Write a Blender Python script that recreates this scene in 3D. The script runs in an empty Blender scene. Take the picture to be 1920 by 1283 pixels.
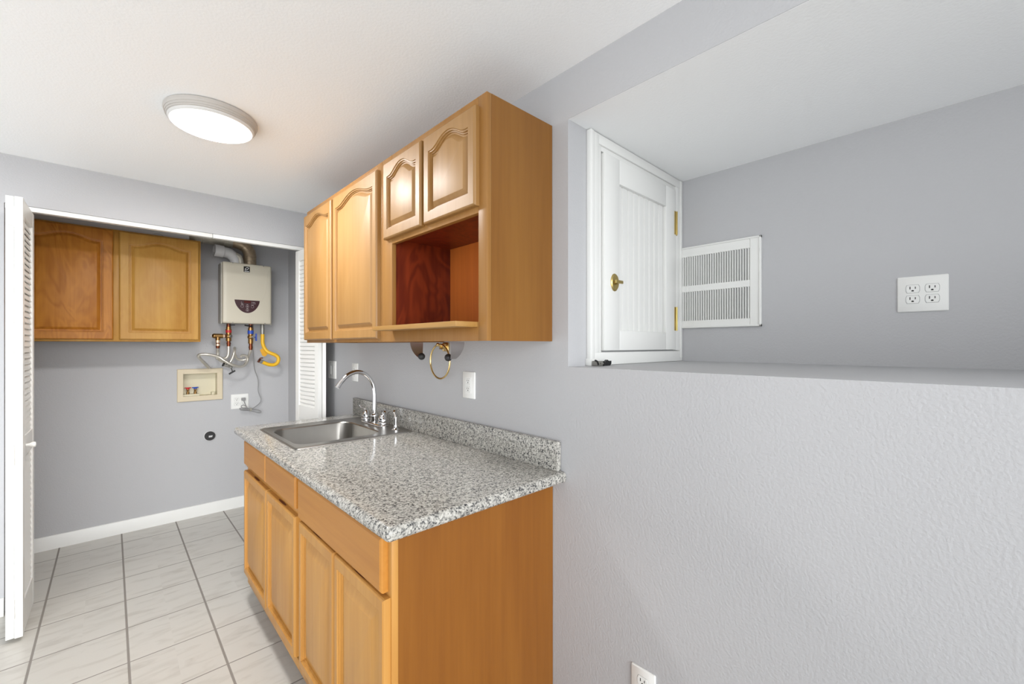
import bpy, bmesh, math, random
from math import sin, cos, pi, radians
from mathutils import Vector, Matrix
random.seed(7)
C = bpy.context.scene.collection
SC = bpy.context.scene

# ------------------------------------------------------------------ camera
F_PX, YAW, HY = 796.0, 43.375, 647.27
cam_d = bpy.data.cameras.new('camera'); cam = bpy.data.objects.new('camera', cam_d); C.objects.link(cam)
cam.location = (0, 0, 1.36)
cam.rotation_euler = (radians(90), 0, radians(-YAW))
cam_d.sensor_fit = 'HORIZONTAL'; cam_d.sensor_width = 36.0
cam_d.lens = 36.0 * F_PX / 1920.0
cam_d.shift_y = (HY - 641.5) / 1920.0
cam_d.clip_start = 0.02
SC.camera = cam

# ------------------------------------------------------------------ added world fill and exposure
world = bpy.data.worlds.new('world'); SC.world = world; world.use_nodes = True
wn = world.node_tree.nodes
# added fill through the open side: dim above eye level, bright below for ceilings
wl = world.node_tree.links; FILL_UP, FILL_DOWN, REAR_FILL = 0.04, 1.98, 7.9
w_tc = wn.new('ShaderNodeTexCoord'); w_sp = wn.new('ShaderNodeSeparateXYZ'); wl.new(w_tc.outputs['Generated'], w_sp.inputs[0])
w_mr = wn.new('ShaderNodeMapRange'); w_mr.interpolation_type = 'SMOOTHSTEP'
w_mr.inputs[1].default_value = -0.25; w_mr.inputs[2].default_value = 0.25
w_mr.inputs[3].default_value = FILL_DOWN; w_mr.inputs[4].default_value = FILL_UP
wl.new(w_sp.outputs[2], w_mr.inputs[0])
# unseen fill lobe added behind the camera, mainly to brighten the closet
w_b = wn.new('ShaderNodeMapRange'); w_b.interpolation_type = 'SMOOTHSTEP'
w_b.inputs[1].default_value = -0.70; w_b.inputs[2].default_value = -0.97; w_b.inputs[3].default_value = 0.0; w_b.inputs[4].default_value = REAR_FILL
w_a = wn.new('ShaderNodeMath'); w_a.operation = 'ADD'
w_e = wn.new('ShaderNodeMapRange'); w_e.interpolation_type = 'SMOOTHSTEP'; w_e.inputs[1].default_value = -0.2; w_e.inputs[2].default_value = 0.05
w_m = wn.new('ShaderNodeMath'); w_m.operation = 'MULTIPLY'
w_d = wn.new('ShaderNodeVectorMath'); w_d.operation = 'DOT_PRODUCT'; w_d.inputs[1].default_value = (0.27, 0.963, 0.0)
wl.new(w_tc.outputs['Generated'], w_d.inputs[0])
wl.new(w_sp.outputs[2], w_e.inputs[0]); wl.new(w_d.outputs['Value'], w_b.inputs[0]); wl.new(w_b.outputs[0], w_m.inputs[0]); wl.new(w_e.outputs[0], w_m.inputs[1])
wl.new(w_mr.outputs[0], w_a.inputs[0]); wl.new(w_m.outputs[0], w_a.inputs[1])
wl.new(w_a.outputs[0], wn['Background'].inputs[1])
wn['Background'].inputs[0].default_value = (0.955, 0.98, 1.0, 1)
SC.view_settings.view_transform = 'Standard'; SC.view_settings.look = 'None'
SC.view_settings.exposure = -0.06; SC.view_settings.gamma = 1.0
SC.view_settings.use_curve_mapping = False
LAMP = 184.0          # radiance of the round ceiling lamp's diffuser

# ------------------------------------------------------------------ materials
def lin(c):
    return tuple((v / 12.92 if v <= 0.04045 else ((v + 0.055) / 1.055) ** 2.4) for v in [x / 255 for x in c])
def mat(name, rgb, rough=0.5, metal=0.0, bump=None, spec=0.5, coat=0.0, mottle=None):
    m = bpy.data.materials.new(name); m.use_nodes = True
    nt = m.node_tree; b = nt.nodes['Principled BSDF']
    col = (*lin(rgb), 1)
    b.inputs['Base Color'].default_value = col
    b.inputs['Roughness'].default_value = rough; b.inputs['Metallic'].default_value = metal
    b.inputs['Specular IOR Level'].default_value = spec
    b.inputs['Coat Weight'].default_value = coat
    tc = nt.nodes.new('ShaderNodeTexCoord')
    if mottle:
        sc, amt = mottle
        n = nt.nodes.new('ShaderNodeTexNoise'); n.inputs['Scale'].default_value = sc; n.inputs['Detail'].default_value = 4
        r = nt.nodes.new('ShaderNodeMapRange'); r.inputs[3].default_value = 1 - amt; r.inputs[4].default_value = 1 + amt
        mx = nt.nodes.new('ShaderNodeVectorMath'); mx.operation = 'SCALE'
        mx.inputs[0].default_value = col[:3]
        nt.links.new(tc.outputs['Object'], n.inputs['Vector']); nt.links.new(n.outputs[0], r.inputs[0])
        nt.links.new(r.outputs[0], mx.inputs['Scale']); nt.links.new(mx.outputs[0], b.inputs['Base Color'])
    if bump:
        sc, st, dist = bump
        n = nt.nodes.new('ShaderNodeTexNoise'); n.inputs['Scale'].default_value = sc; n.inputs['Detail'].default_value = 2.5
        bp = nt.nodes.new('ShaderNodeBump'); bp.inputs['Strength'].default_value = st; bp.inputs['Distance'].default_value = dist
        nt.links.new(tc.outputs['Object'], n.inputs['Vector'])
        nt.links.new(n.outputs[0], bp.inputs['Height']); nt.links.new(bp.outputs[0], b.inputs['Normal'])
    return m

def wood(name, light, dark, rough=0.32, axis='Z', grain=1.0, cathedral=0.0, spec=0.5):
    """stained maple: fine streaks along one axis, broad board-to-board drift, optional figured loops"""
    m = bpy.data.materials.new(name); m.use_nodes = True; nt = m.node_tree; N = nt.nodes; L = nt.links
    b = N['Principled BSDF']; b.inputs['Roughness'].default_value = rough; b.inputs['Specular IOR Level'].default_value = spec
    tc = N.new('ShaderNodeTexCoord'); oi = N.new('ShaderNodeObjectInfo')
    add = N.new('ShaderNodeVectorMath'); add.operation = 'ADD'
    sc = N.new('ShaderNodeVectorMath'); sc.operation = 'SCALE'; sc.inputs[0].default_value = (13.1, 7.7, 3.3)
    L.new(oi.outputs['Random'], sc.inputs['Scale']); L.new(tc.outputs['Object'], add.inputs[0]); L.new(sc.outputs[0], add.inputs[1])
    mp = N.new('ShaderNodeMapping')
    s = {'Z': (55, 55, 2.2), 'Y': (55, 2.2, 55), 'X': (2.2, 55, 55)}[axis]
    mp.inputs['Scale'].default_value = s; L.new(add.outputs[0], mp.inputs[0])
    n1 = N.new('ShaderNodeTexNoise'); n1.inputs['Scale'].default_value = 1.0; n1.inputs['Detail'].default_value = 6; n1.inputs['Roughness'].default_value = 0.6
    L.new(mp.outputs[0], n1.inputs['Vector'])
    mp2 = N.new('ShaderNodeMapping'); mp2.inputs['Scale'].default_value = tuple(v * 0.16 if v > 5 else v * 0.5 for v in s)
    L.new(add.outputs[0], mp2.inputs[0])
    n2 = N.new('ShaderNodeTexNoise'); n2.inputs['Scale'].default_value = 1.0; n2.inputs['Detail'].default_value = 3
    L.new(mp2.outputs[0], n2.inputs['Vector'])
    mixf = N.new('ShaderNodeMix'); mixf.inputs[0].default_value = 0.55
    L.new(n1.outputs[0], mixf.inputs[2]); L.new(n2.outputs[0], mixf.inputs[3])
    val = mixf.outputs[0]
    if cathedral:
        wv = N.new('ShaderNodeTexNoise'); wv.inputs['Scale'].default_value = 1.0; wv.inputs['Detail'].default_value = 2; wv.inputs['Distortion'].default_value = 1.6
        mp3 = N.new('ShaderNodeMapping'); mp3.inputs['Scale'].default_value = tuple(v * 0.12 if v > 5 else v * 1.1 for v in s)
        L.new(add.outputs[0], mp3.inputs[0]); L.new(mp3.outputs[0], wv.inputs['Vector'])
        mul = N.new('ShaderNodeMath'); mul.operation = 'MULTIPLY'; mul.inputs[1].default_value = 34
        sn = N.new('ShaderNodeMath'); sn.operation = 'SINE'
        mr = N.new('ShaderNodeMapRange'); mr.inputs[1].default_value = -1; mr.inputs[2].default_value = 1
        L.new(wv.outputs[0], mul.inputs[0]); L.new(mul.outputs[0], sn.inputs[0]); L.new(sn.outputs[0], mr.inputs[0])
        mx = N.new('ShaderNodeMix'); mx.inputs[0].default_value = cathedral
        L.new(val, mx.inputs[2]); L.new(mr.outputs[0], mx.inputs[3]); val = mx.outputs[0]
    rp = N.new('ShaderNodeValToRGB'); w = 0.17 / grain
    rp.color_ramp.elements[0].position = 0.5 - w; rp.color_ramp.elements[0].color = (*lin(dark), 1)
    rp.color_ramp.elements[1].position = 0.5 + w; rp.color_ramp.elements[1].color = (*lin(light), 1)
    L.new(val, rp.inputs[0]); L.new(rp.outputs[0], b.inputs['Base Color'])
    return m

M = {}
M['wall'] = mat('wall_paint', (186, 186, 188), 0.55, bump=(140, 0.32, 0.004), spec=0.35)
M['ceil'] = mat('ceiling_paint', (251, 252, 252), 0.8, bump=(120, 0.25, 0.003), spec=0.2)
M['trim'] = mat('white_trim', (233, 233, 230), 0.35, mottle=(6, 0.015))
M['plate'] = mat('white_plastic', (238, 238, 235), 0.3)
M['slot'] = mat('dark_slot', (22, 21, 20), 0.6)
M['door'] = wood('maple_door', (164, 124, 72), (146, 105, 50), 0.47, spec=.75)
M['frame'] = wood('maple_frame_shaded', (160, 117, 64), (144, 99, 46), 0.4, spec=.36)  # darker than the doors: shade beside their edges is put in the colour
M['doorh'] = wood('maple_rail', (176, 135, 78), (158, 116, 56), 0.36, axis='Y', spec=.42)
M['base'] = wood('maple_base_door', (197, 146, 76), (178, 124, 58), 0.36, spec=.4)
M['baseh'] = wood('maple_drawer', (193, 134, 60), (175, 115, 44), 0.36, axis='Y', spec=.4)
M['side'] = wood('maple_side_shaded', (143, 98, 43), (123, 79, 31), 0.42, grain=0.8, spec=.32)  # same maple as the doors, weaker light on the sides put in the colour
M['bside'] = wood('maple_base_shaded', (142, 90, 30), (121, 71, 20), 0.42, grain=0.8, spec=.32)  # same wood again, its shaded look darkened into the colour
M['closet'] = wood('maple_closet_door', (192, 148, 74), (170, 121, 54), 0.36, cathedral=0.05, spec=.22)
M['closet_fig'] = wood('maple_figured_door', (192, 128, 50), (158, 97, 31), 0.36, cathedral=0.13, spec=.2)
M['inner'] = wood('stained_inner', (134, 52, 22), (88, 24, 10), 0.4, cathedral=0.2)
M['shelfside'] = wood('stained_inner_back', (206, 116, 46), (184, 98, 36), 0.4)
M['edge'] = mat('scoop_shade_brown', (96, 44, 18), 0.6)
M['steel'] = mat('brushed_steel', (158, 155, 150), 0.34, 1.0, mottle=(30, 0.05))
M['sinkrim'] = mat('sink_rim_steel', (188, 186, 182), 0.25, 1.0)
M['chrome'] = mat('chrome', (225, 225, 226), 0.07, 1.0)
M['brass'] = mat('polished_brass', (236, 206, 144), 0.22, 1.0)
M['abrass'] = mat('aged_brass', (196, 174, 112), 0.3, 1.0)
M['valvebrass'] = mat('valve_brass', (150, 116, 70), 0.35, 0.9, mottle=(60, 0.2))
M['copper'] = mat('dark_copper', (120, 66, 44), 0.35, 0.85, mottle=(60, 0.25))
M['nut'] = mat('pale_nut', (226, 200, 172), 0.35, 0.5)
M['black'] = mat('black_rubber', (38, 37, 37), 0.5)
M['blacksh'] = mat('black_gloss', (18, 18, 20), 0.25)
M['heater'] = mat('heater_enamel', (206, 199, 181), 0.4)
M['heaterd'] = mat('heater_casing', (190, 186, 174), 0.45)
M['maroon'] = mat('control_panel_maroon', (62, 32, 38), 0.3)
M['maroond'] = mat('display_dark_red', (82, 24, 20), 0.25)
M['ink'] = mat('panel_print', (186, 176, 176), 0.5)
M['whiteink'] = mat('white_print', (235, 235, 235), 0.5)
M['galv'] = mat('galvanised_duct', (186, 182, 170), 0.4, 0.5, mottle=(28, 0.3))
M['duct'] = mat('tarnished_duct', (170, 152, 128), 0.4, 0.5, mottle=(40, 0.45))
M['pvc'] = mat('pale_grey_pipe', (206, 206, 206), 0.5)
M['hose'] = mat('corrugated_steel', (212, 208, 198), 0.3, 0.7)
M['yellow'] = mat('yellow_coating', (236, 184, 32), 0.4)
M['ytag'] = mat('yellow_tag', (222, 166, 40), 0.5)
M['red'] = mat('red_paint', (196, 36, 44), 0.4)
M['blue'] = mat('blue_paint', (36, 76, 176), 0.4)
M['cord'] = mat('grey_cord', (146, 146, 146), 0.5)
M['greyf'] = mat('grey_fitting', (150, 148, 142), 0.4, 0.6)
M['beige'] = mat('beige_plastic', (214, 200, 172), 0.45)
M['beigein'] = mat('beige_box_inside', (216, 208, 182), 0.5)
M['brush'] = mat('brushed_nickel', (178, 172, 170), 0.32, 0.9)
M['ductin'] = mat('duct_inside_shade', (104, 104, 104), 0.7)
M['lampring'] = mat('lamp_ring_grey', (186, 181, 175), 0.5)

def m_tile():
    m = bpy.data.materials.new('ceramic_tile'); m.use_nodes = True; nt = m.node_tree; N = nt.nodes; L = nt.links
    b = N['Principled BSDF']
    tc = N.new('ShaderNodeTexCoord'); sp = N.new('ShaderNodeSeparateXYZ'); L.new(tc.outputs['Object'], sp.inputs[0])
    def band(out, off, pitch, half):
        a = N.new('ShaderNodeMath'); a.operation = 'ADD'; a.inputs[1].default_value = -off + pitch * 40.5; L.new(out, a.inputs[0])
        d = N.new('ShaderNodeMath'); d.operation = 'DIVIDE'; d.inputs[1].default_value = pitch; L.new(a.outputs[0], d.inputs[0])
        fr = N.new('ShaderNodeMath'); fr.operation = 'FRACT'; L.new(d.outputs[0], fr.inputs[0])
        s = N.new('ShaderNodeMath'); s.operation = 'SUBTRACT'; s.inputs[1].default_value = 0.5; L.new(fr.outputs[0], s.inputs[0])
        ab = N.new('ShaderNodeMath'); ab.operation = 'ABSOLUTE'; L.new(s.outputs[0], ab.inputs[0])
        r = N.new('ShaderNodeMapRange'); h = half / pitch
        r.inputs[1].default_value = h * 0.75; r.inputs[2].default_value = h * 1.25; r.inputs[3].default_value = 1; r.inputs[4].default_value = 0
        L.new(ab.outputs[0], r.inputs[0])
        fl = N.new('ShaderNodeMath'); fl.operation = 'FLOOR'; L.new(d.outputs[0], fl.inputs[0])
        return r.outputs[0], fl.outputs[0]
    gx, ix = band(sp.outputs[0], 0.056, 0.307, 0.0042)
    gy, iy = band(sp.outputs[1], 3.052, 0.3015, 0.0030)
    mxm = N.new('ShaderNodeMath'); mxm.operation = 'MAXIMUM'; L.new(gx, mxm.inputs[0]); L.new(gy, mxm.inputs[1])
    # slanted faint veins
    cb = N.new('ShaderNodeCombineXYZ'); L.new(ix, cb.inputs[0]); L.new(iy, cb.inputs[1])
    wn_ = N.new('ShaderNodeTexWhiteNoise'); wn_.noise_dimensions = '2D'; L.new(cb.outputs[0], wn_.inputs['Vector'])
    sc = N.new('ShaderNodeVectorMath'); sc.operation = 'SCALE'; sc.inputs['Scale'].default_value = 9; L.new(wn_.outputs['Color'], sc.inputs[0])
    ad = N.new('ShaderNodeVectorMath'); ad.operation = 'ADD'; L.new(tc.outputs['Object'], ad.inputs[0]); L.new(sc.outputs[0], ad.inputs[1])
    mp = N.new('ShaderNodeMapping'); mp.inputs['Rotation'].default_value = (0, 0, radians(-52)); mp.inputs['Scale'].default_value = (4, 16, 4); L.new(ad.outputs[0], mp.inputs[0])
    n = N.new('ShaderNodeTexNoise'); n.inputs['Scale'].default_value = 1.3; n.inputs['Detail'].default_value = 5; n.inputs['Distortion'].default_value = 0.8
    L.new(mp.outputs[0], n.inputs['Vector'])
    rp = N.new('ShaderNodeValToRGB'); e = rp.color_ramp.elements
    e[0].position = 0.28; e[0].color = (*lin((188, 184, 176)), 1); e[1].position = 0.5; e[1].color = (*lin((204, 201, 194)), 1)
    L.new(n.outputs[0], rp.inputs[0])
    mix = N.new('ShaderNodeMix'); mix.data_type = 'RGBA'; L.new(mxm.outputs[0], mix.inputs[0]); L.new(rp.outputs[0], mix.inputs[6])
    mix.inputs[7].default_value = (*lin((142, 136, 130)), 1); L.new(mix.outputs[2], b.inputs['Base Color'])
    rr = N.new('ShaderNodeMapRange'); rr.inputs[3].default_value = 0.3; rr.inputs[4].default_value = 0.8; L.new(mxm.outputs[0], rr.inputs[0]); L.new(rr.outputs[0], b.inputs['Roughness'])
    inv = N.new('ShaderNodeMath'); inv.operation = 'SUBTRACT'; inv.inputs[0].default_value = 1; L.new(mxm.outputs[0], inv.inputs[1])
    bp = N.new('ShaderNodeBump'); bp.inputs['Strength'].default_value = 0.6; bp.inputs['Distance'].default_value = 0.002
    L.new(inv.outputs[0], bp.inputs['Height']); L.new(bp.outputs[0], b.inputs['Normal'])
    return m
M['tile'] = m_tile()

def m_granite(name='granite'):
    m = bpy.data.materials.new(name); m.use_nodes = True; nt = m.node_tree; N = nt.nodes; L = nt.links
    b = N['Principled BSDF']; b.inputs['Roughness'].default_value = 0.14; b.inputs['Specular IOR Level'].default_value = 0.55
    tc = N.new('ShaderNodeTexCoord')
    v = N.new('ShaderNodeTexVoronoi'); v.inputs['Scale'].default_value = 230; L.new(tc.outputs['Object'], v.inputs['Vector'])
    bw = N.new('ShaderNodeSeparateColor'); L.new(v.outputs['Color'], bw.inputs[0])
    n = N.new('ShaderNodeTexNoise'); n.inputs['Scale'].default_value = 75; n.inputs['Detail'].default_value = 4; n.inputs['Roughness'].default_value = 0.65; L.new(tc.outputs['Object'], n.inputs['Vector'])
    mx = N.new('ShaderNodeMix'); mx.inputs[0].default_value = 0.6; L.new(bw.outputs[0], mx.inputs[2]); L.new(n.outputs[0], mx.inputs[3])
    rp = N.new('ShaderNodeValToRGB'); rp.color_ramp.interpolation = 'LINEAR'
    e = rp.color_ramp.elements
    e[0].position = 0.22; e[0].color = (*lin((42, 42, 44)), 1)
    e[1].position = 0.70; e[1].color = (*lin((196, 193, 186)), 1)
    for p, c in ((0.29, (72, 72, 74)), (0.36, (112, 111, 108)), (0.44, (150, 148, 142)), (0.55, (170, 167, 160))):
        q = e.new(p); q.color = (*lin(c), 1)
    L.new(mx.outputs[0], rp.inputs[0]); L.new(rp.outputs[0], b.inputs['Base Color'])
    return m
M['granite'] = m_granite()

def m_emit(name, strength):
    m = bpy.data.materials.new(name); m.use_nodes = True; nt = m.node_tree; N = nt.nodes; L = nt.links
    b = N['Principled BSDF']; b.inputs['Base Color'].default_value = (0.55, 0.54, 0.52, 1); b.inputs['Roughness'].default_value = 0.35
    tc = N.new('ShaderNodeTexCoord'); ln = N.new('ShaderNodeVectorMath'); ln.operation = 'LENGTH'
    ml = N.new('ShaderNodeVectorMath'); ml.operation = 'MULTIPLY'; ml.inputs[1].default_value = (1, 1, 0)
    L.new(tc.outputs['Object'], ml.inputs[0]); L.new(ml.outputs[0], ln.inputs[0])
    r = N.new('ShaderNodeMapRange'); r.interpolation_type = 'SMOOTHSTEP'
    r.inputs[1].default_value = 0.085; r.inputs[2].default_value = 0.146; r.inputs[3].default_value = strength; r.inputs[4].default_value = 0.12
    L.new(ln.outputs['Value'], r.inputs[0]); L.new(r.outputs[0], b.inputs['Emission Strength'])
    b.inputs['Emission Color'].default_value = (1.0, 0.985, 0.965, 1)
    return m
M['lamp'] = m_emit('lamp_diffuser_glow', LAMP)

# ------------------------------------------------------------------ mesh building
class MB:
    def __init__(self): self.bm = bmesh.new()
    def box(self, x0, x1, y0, y1, z0, z1, bev=0.0, seg=2):
        r = bmesh.ops.create_cube(self.bm, size=1.0)
        vs = r['verts']
        for v in vs:
            v.co = Vector((x0 + (v.co.x + .5) * (x1 - x0), y0 + (v.co.y + .5) * (y1 - y0), z0 + (v.co.z + .5) * (z1 - z0)))
        if bev:
            es = list({e for v in vs for e in v.link_edges})
            bmesh.ops.bevel(self.bm, geom=es, offset=bev, segments=seg, affect='EDGES', profile=0.5)
        return self
    def loft(self, loops, cap0=True, cap1=True, closed=False):
        rows = [[self.bm.verts.new(p) for p in lp] for lp in loops]
        n = len(rows[0]); k = len(rows)
        for i in range(k if closed else k - 1):
            a, b = rows[i], rows[(i + 1) % k]
            for j in range(n):
                j2 = (j + 1) % n
                try: self.bm.faces.new((a[j], a[j2], b[j2], b[j]))
                except ValueError: pass
        if not closed:
            if cap0: self.bm.faces.new(rows[0])
            if cap1: self.bm.faces.new(rows[-1])
        return self
    def prism(self, poly, f, h0, h1, bev=0.0):
        if bev:
            cx = sum(p[0] for p in poly) / len(poly); cy = sum(p[1] for p in poly) / len(poly)
            w = max(abs(p[0] - cx) for p in poly); h = max(abs(p[1] - cy) for p in poly)
            sh = [(cx + (p[0] - cx) * (1 - bev / w), cy + (p[1] - cy) * (1 - bev / h)) for p in poly]
            return self.loft([[f(a, b, h0) for a, b in poly], [f(a, b, h1 - (bev if h1 > h0 else -bev)) for a, b in poly], [f(a, b, h1) for a, b in sh]])
        return self.loft([[f(a, b, h0) for a, b in poly], [f(a, b, h1) for a, b in poly]])
    def cyl(self, p0, p1, r, r1=None, seg=24):
        p0, p1 = Vector(p0), Vector(p1); return self.sweep([p0, p1], [r, r if r1 is None else r1], seg)
    def lathe(self, prof, o, axis=(0, 0, 1), seg=32):
        """prof: (radius, distance along axis)"""
        o, ax = Vector(o), Vector(axis).normalized()
        u = ax.orthogonal().normalized(); v = ax.cross(u)
        loops = [[o + ax * t + (u * cos(2 * pi * i / seg) + v * sin(2 * pi * i / seg)) * max(r, 1e-4) for i in range(seg)] for r, t in prof]
        return self.loft(loops)
    def sweep(self, pts, rad, seg=12, closed=False):
        pts = [Vector(p) for p in pts]; n = len(pts)
        tang = []
        for i in range(n):
            a = pts[(i - 1) % n] if (closed or i) else pts[0]; b = pts[(i + 1) % n] if (closed or i < n - 1) else pts[-1]
            tang.append((b - a).normalized())
        u = tang[0].orthogonal().normalized(); loops = []
        for i in range(n):
            t = tang[i]; u = (u - t * u.dot(t)).normalized(); w = t.cross(u)
            r = rad[i] if isinstance(rad, (list, tuple)) else rad
            loops.append([pts[i] + (u * cos(2 * pi * k / seg) + w * sin(2 * pi * k / seg)) * r for k in range(seg)])
        return self.loft(loops, closed=closed)
    def ball(self, c, r, seg=20):
        c = Vector(c)
        return self.lathe([(r * sin(pi * i / 12), -r * cos(pi * i / 12)) for i in range(13)], c, (0, 0, 1), seg)
    def torus(self, c, R, r, u, v, seg=56):
        c, u, v = Vector(c), Vector(u), Vector(v)
        return self.sweep([c + u * R * cos(2 * pi * i / seg) + v * R * sin(2 * pi * i / seg) for i in range(seg)], r, 12, True)
    def build(self, name, m, parent=None, sharp=38, label=None):
        bm = self.bm
        bmesh.ops.recalc_face_normals(bm, faces=bm.faces)
        me = bpy.data.meshes.new(name)
        if parent is not None:
            root = parent
            while root.parent: root = root.parent
            off = Vector(root.location)
            for v in bm.verts: v.co -= off
        bm.to_mesh(me); bm.free()
        me.polygons.foreach_set('use_smooth', [True] * len(me.polygons)); me.set_sharp_from_angle(angle=radians(sharp))
        me.materials.append(m)
        o = bpy.data.objects.new(name, me); C.objects.link(o)
        if parent is not None: o.parent = parent
        if label: o['label'] = label
        return o

def catmull(pts, k=8, closed=False):
    P = [Vector(p) for p in pts]; n = len(P); out = []
    for i in range(n if closed else n - 1):
        if closed: a, b, c, d = P[i - 1], P[i], P[(i + 1) % n], P[(i + 2) % n]
        else: a, b, c, d = P[max(i - 1, 0)], P[i], P[i + 1], P[min(i + 2, n - 1)]
        for j in range(k):
            t = j / k
            out.append(0.5 * ((2 * b) + (c - a) * t + (2 * a - 5 * b + 4 * c - d) * t * t + (3 * b - a - 3 * c + d) * t ** 3))
    if not closed: out.append(P[-1])
    return out

def tag(o, label, cat, group=None, kind=None):
    o['label'] = label; o['category'] = cat
    if group: o['group'] = group
    if kind: o['kind'] = kind
    return o
def thing(name, label, cat, loc, group=None, kind=None):
    o = bpy.data.objects.new(name, None); o.location = loc; o.empty_display_size = 0.05; C.objects.link(o)
    return tag(o, label, cat, group, kind)
def struct(name, mb, m, label, cat, **k):
    return tag(mb.build(name, m, **k), label, cat, kind='structure')

# planes a mounted thing is drawn on: (along, up, out of the wall)
XR, XN, YD, YC = 1.163, 2.012, 0.945, 4.168
ZC = 2.326
def on_right(a, b, h): return (XR - h, a, b)
def on_niche(a, b, h): return (XN - h, a, b)
def on_closet(a, b, h): return (a, YC - h, b)
def rect(a0, a1, b0, b1): return [(a0, b0), (a1, b0), (a1, b1), (a0, b1)]
def rrect(a0, a1, b0, b1, r, k=6):
    out = []
    for cx, cy, s in ((a1 - r, b1 - r, 0), (a0 + r, b1 - r, 90), (a0 + r, b0 + r, 180), (a1 - r, b0 + r, 270)):
        out += [(cx + r * cos(radians(s + 90 * i / k)), cy + r * sin(radians(s + 90 * i / k))) for i in range(k + 1)]
    return out

# ------------------------------------------------------------------ room shell
T = 0.12
struct('floor', MB().box(-1.5, 2.15, -1.6, 4.29, -0.1, 0), M['tile'], 'floor of white marbled square ceramic tiles with dark grout', 'floor')
struct('ceiling', MB().box(-1.5, XR, -1.6, 4.29, ZC, ZC + 0.1), M['ceil'], 'white textured main ceiling carrying the round lamp', 'ceiling')
w = MB()
w.box(XR, XR + T, YD, 4.3, 0, ZC + .1)                      # wall behind the cabinets
w.box(XR, 2.15, -1.6, YD, 0, 1.284)                         # half-height wall under the recess, its top is the ledge
w.box(XR, XR + T, -1.6, YD, 2.152, ZC + .1)                 # band over the recess
bmesh.ops.remove_doubles(w.bm, verts=w.bm.verts, dist=1e-6)
struct('wall_right', w, M['wall'], 'pale grey textured wall carrying the cabinets, half height under the recess', 'wall')
struct('ceiling_recess', MB().box(XR + 0.002, 2.15, -1.2, YD, 2.1515, 2.25), M['ceil'], 'white ceiling over the raised recess in the wall', 'ceiling')
struct('wall_recess', MB().box(XN, XN + T, -1.2, YD + .1, 1.284, 2.152), M['wall'], 'grey back wall of the raised recess holding the grille and four-socket plate', 'wall')
struct('wall_recess_end', MB().box(XR + T, XN, YD, YD + .1, 1.284, 2.152), M['wall'], 'grey end wall of the recess around the small white door', 'wall')
struct('wall_recess_near', MB().box(XR + T, XN, -1.3, -1.2, 1.284, 2.152), M['wall'], 'grey wall closing the near end of the recess', 'wall')
HX0, HX1, HZ0, HZ1 = .404, .632, .953, 1.138       # hole for the washer supply box
w = MB(); w.box(-1.0, HX0, YC, YC + T, 0, ZC); w.box(HX1, XR, YC, YC + T, 0, ZC); w.box(HX0, HX1, YC, YC + T, 0, HZ0); w.box(HX0, HX1, YC, YC + T, HZ1, ZC); w.box(HX0, HX1, YC + .09, YC + T, HZ0, HZ1)
struct('wall_closet', w, M['wall'], 'grey back wall of the utility closet', 'wall')
struct('wall_closet_soffit', MB().box(-1.0, .415, 3.868, YC, 2.124, ZC), M['wall'], 'grey boxed soffit over the closet cabinet that the flue duct runs into', 'wall')
struct('wall_header', MB().box(-1.5, XR, 3.31, 3.41, 2.078, ZC), M['wall'], 'grey wall band over the closet opening', 'wall')
w = MB(); w.box(-1.5, -0.391, 3.31, 3.41, 0, 2.078)
struct('wall_back', w, M['wall'], 'grey wall beside the closet opening', 'wall')
w = MB(); w.prism([(0, 0), (0.014, 0), (0.014, 0.078), (0.009, 0.09), (0, 0.09)], lambda a, b, h: (h, 3.31 - a, b), -1.5, -.391)
struct('baseboard_left', w, M['trim'], 'white baseboard on the wall left of the folded closet door', 'baseboard')
struct('wall_closet_side', MB().box(-1.1, -1.0, 3.41, YC + T, 0, ZC), M['wall'], 'grey side wall inside the utility closet', 'wall')
w = MB(); w.prism([(0, 0), (0.014, 0), (0.014, 0.078), (0.009, 0.09), (0, 0.09)], lambda a, b, h: (h, YC - a, b), -1.0, XR)
struct('baseboard_back', w, M['trim'], 'white baseboard along the foot of the closet back wall', 'baseboard')
# folding-door track under the header, in two lengths butted together
w = MB(); w.box(-0.389, 0.4765, 3.312, 3.35, 2.052, 2.077, 0.002); w.box(0.4785, XR - .003, 3.312, 3.35, 2.052, 2.077, 0.002)
struct('trim_1', w, M['trim'], 'white folding-door track under the closet header', 'trim')

# ------------------------------------------------------------------ raised-panel door
def panel_loops(f, a0, a1, b0, b1, th, side, top, bot, rise, steps):
    n = 28
    def g(s):
        s = abs(s)
        return 0.0 if s > .88 else 0.5 * (1 + cos(pi * (s / .88) ** 1.15))
    def outer(ins, h):
        l, r, b, t = a0 + ins, a1 - ins, b0 + ins, b1 - ins
        return [f(l, b, h), f(r, b, h)] + [f(r + (l - r) * i / n, t, h) for i in range(n + 1)]
    def inner(d, h):
        l, r, b = a0 + side + d, a1 - side - d, b0 + bot + d
        t = b1 - top - d
        return [f(l, b, h), f(r, b, h)] + [f(r + (l - r) * i / n, t - rise * (1 - g(1 - 2 * i / n)), h) for i in range(n + 1)]
    lp = [outer(0, 0), outer(0, th - .007), outer(.002, th - .003), outer(.006, th)]
    return lp + [inner(d, th + e) for d, e in steps]
STEPS = [(0, 0), (.0015, -.004), (.005, -.0045), (.0060, -.0105), (.0090, -.011), (.0100, -.0155), (.0150, -.0155), (.0300, -.0035), (.0315, -.0030)]
STEPS_WIDE = STEPS[:-2] + [(.050, -.0035), (.052, -.0030)]
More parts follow.
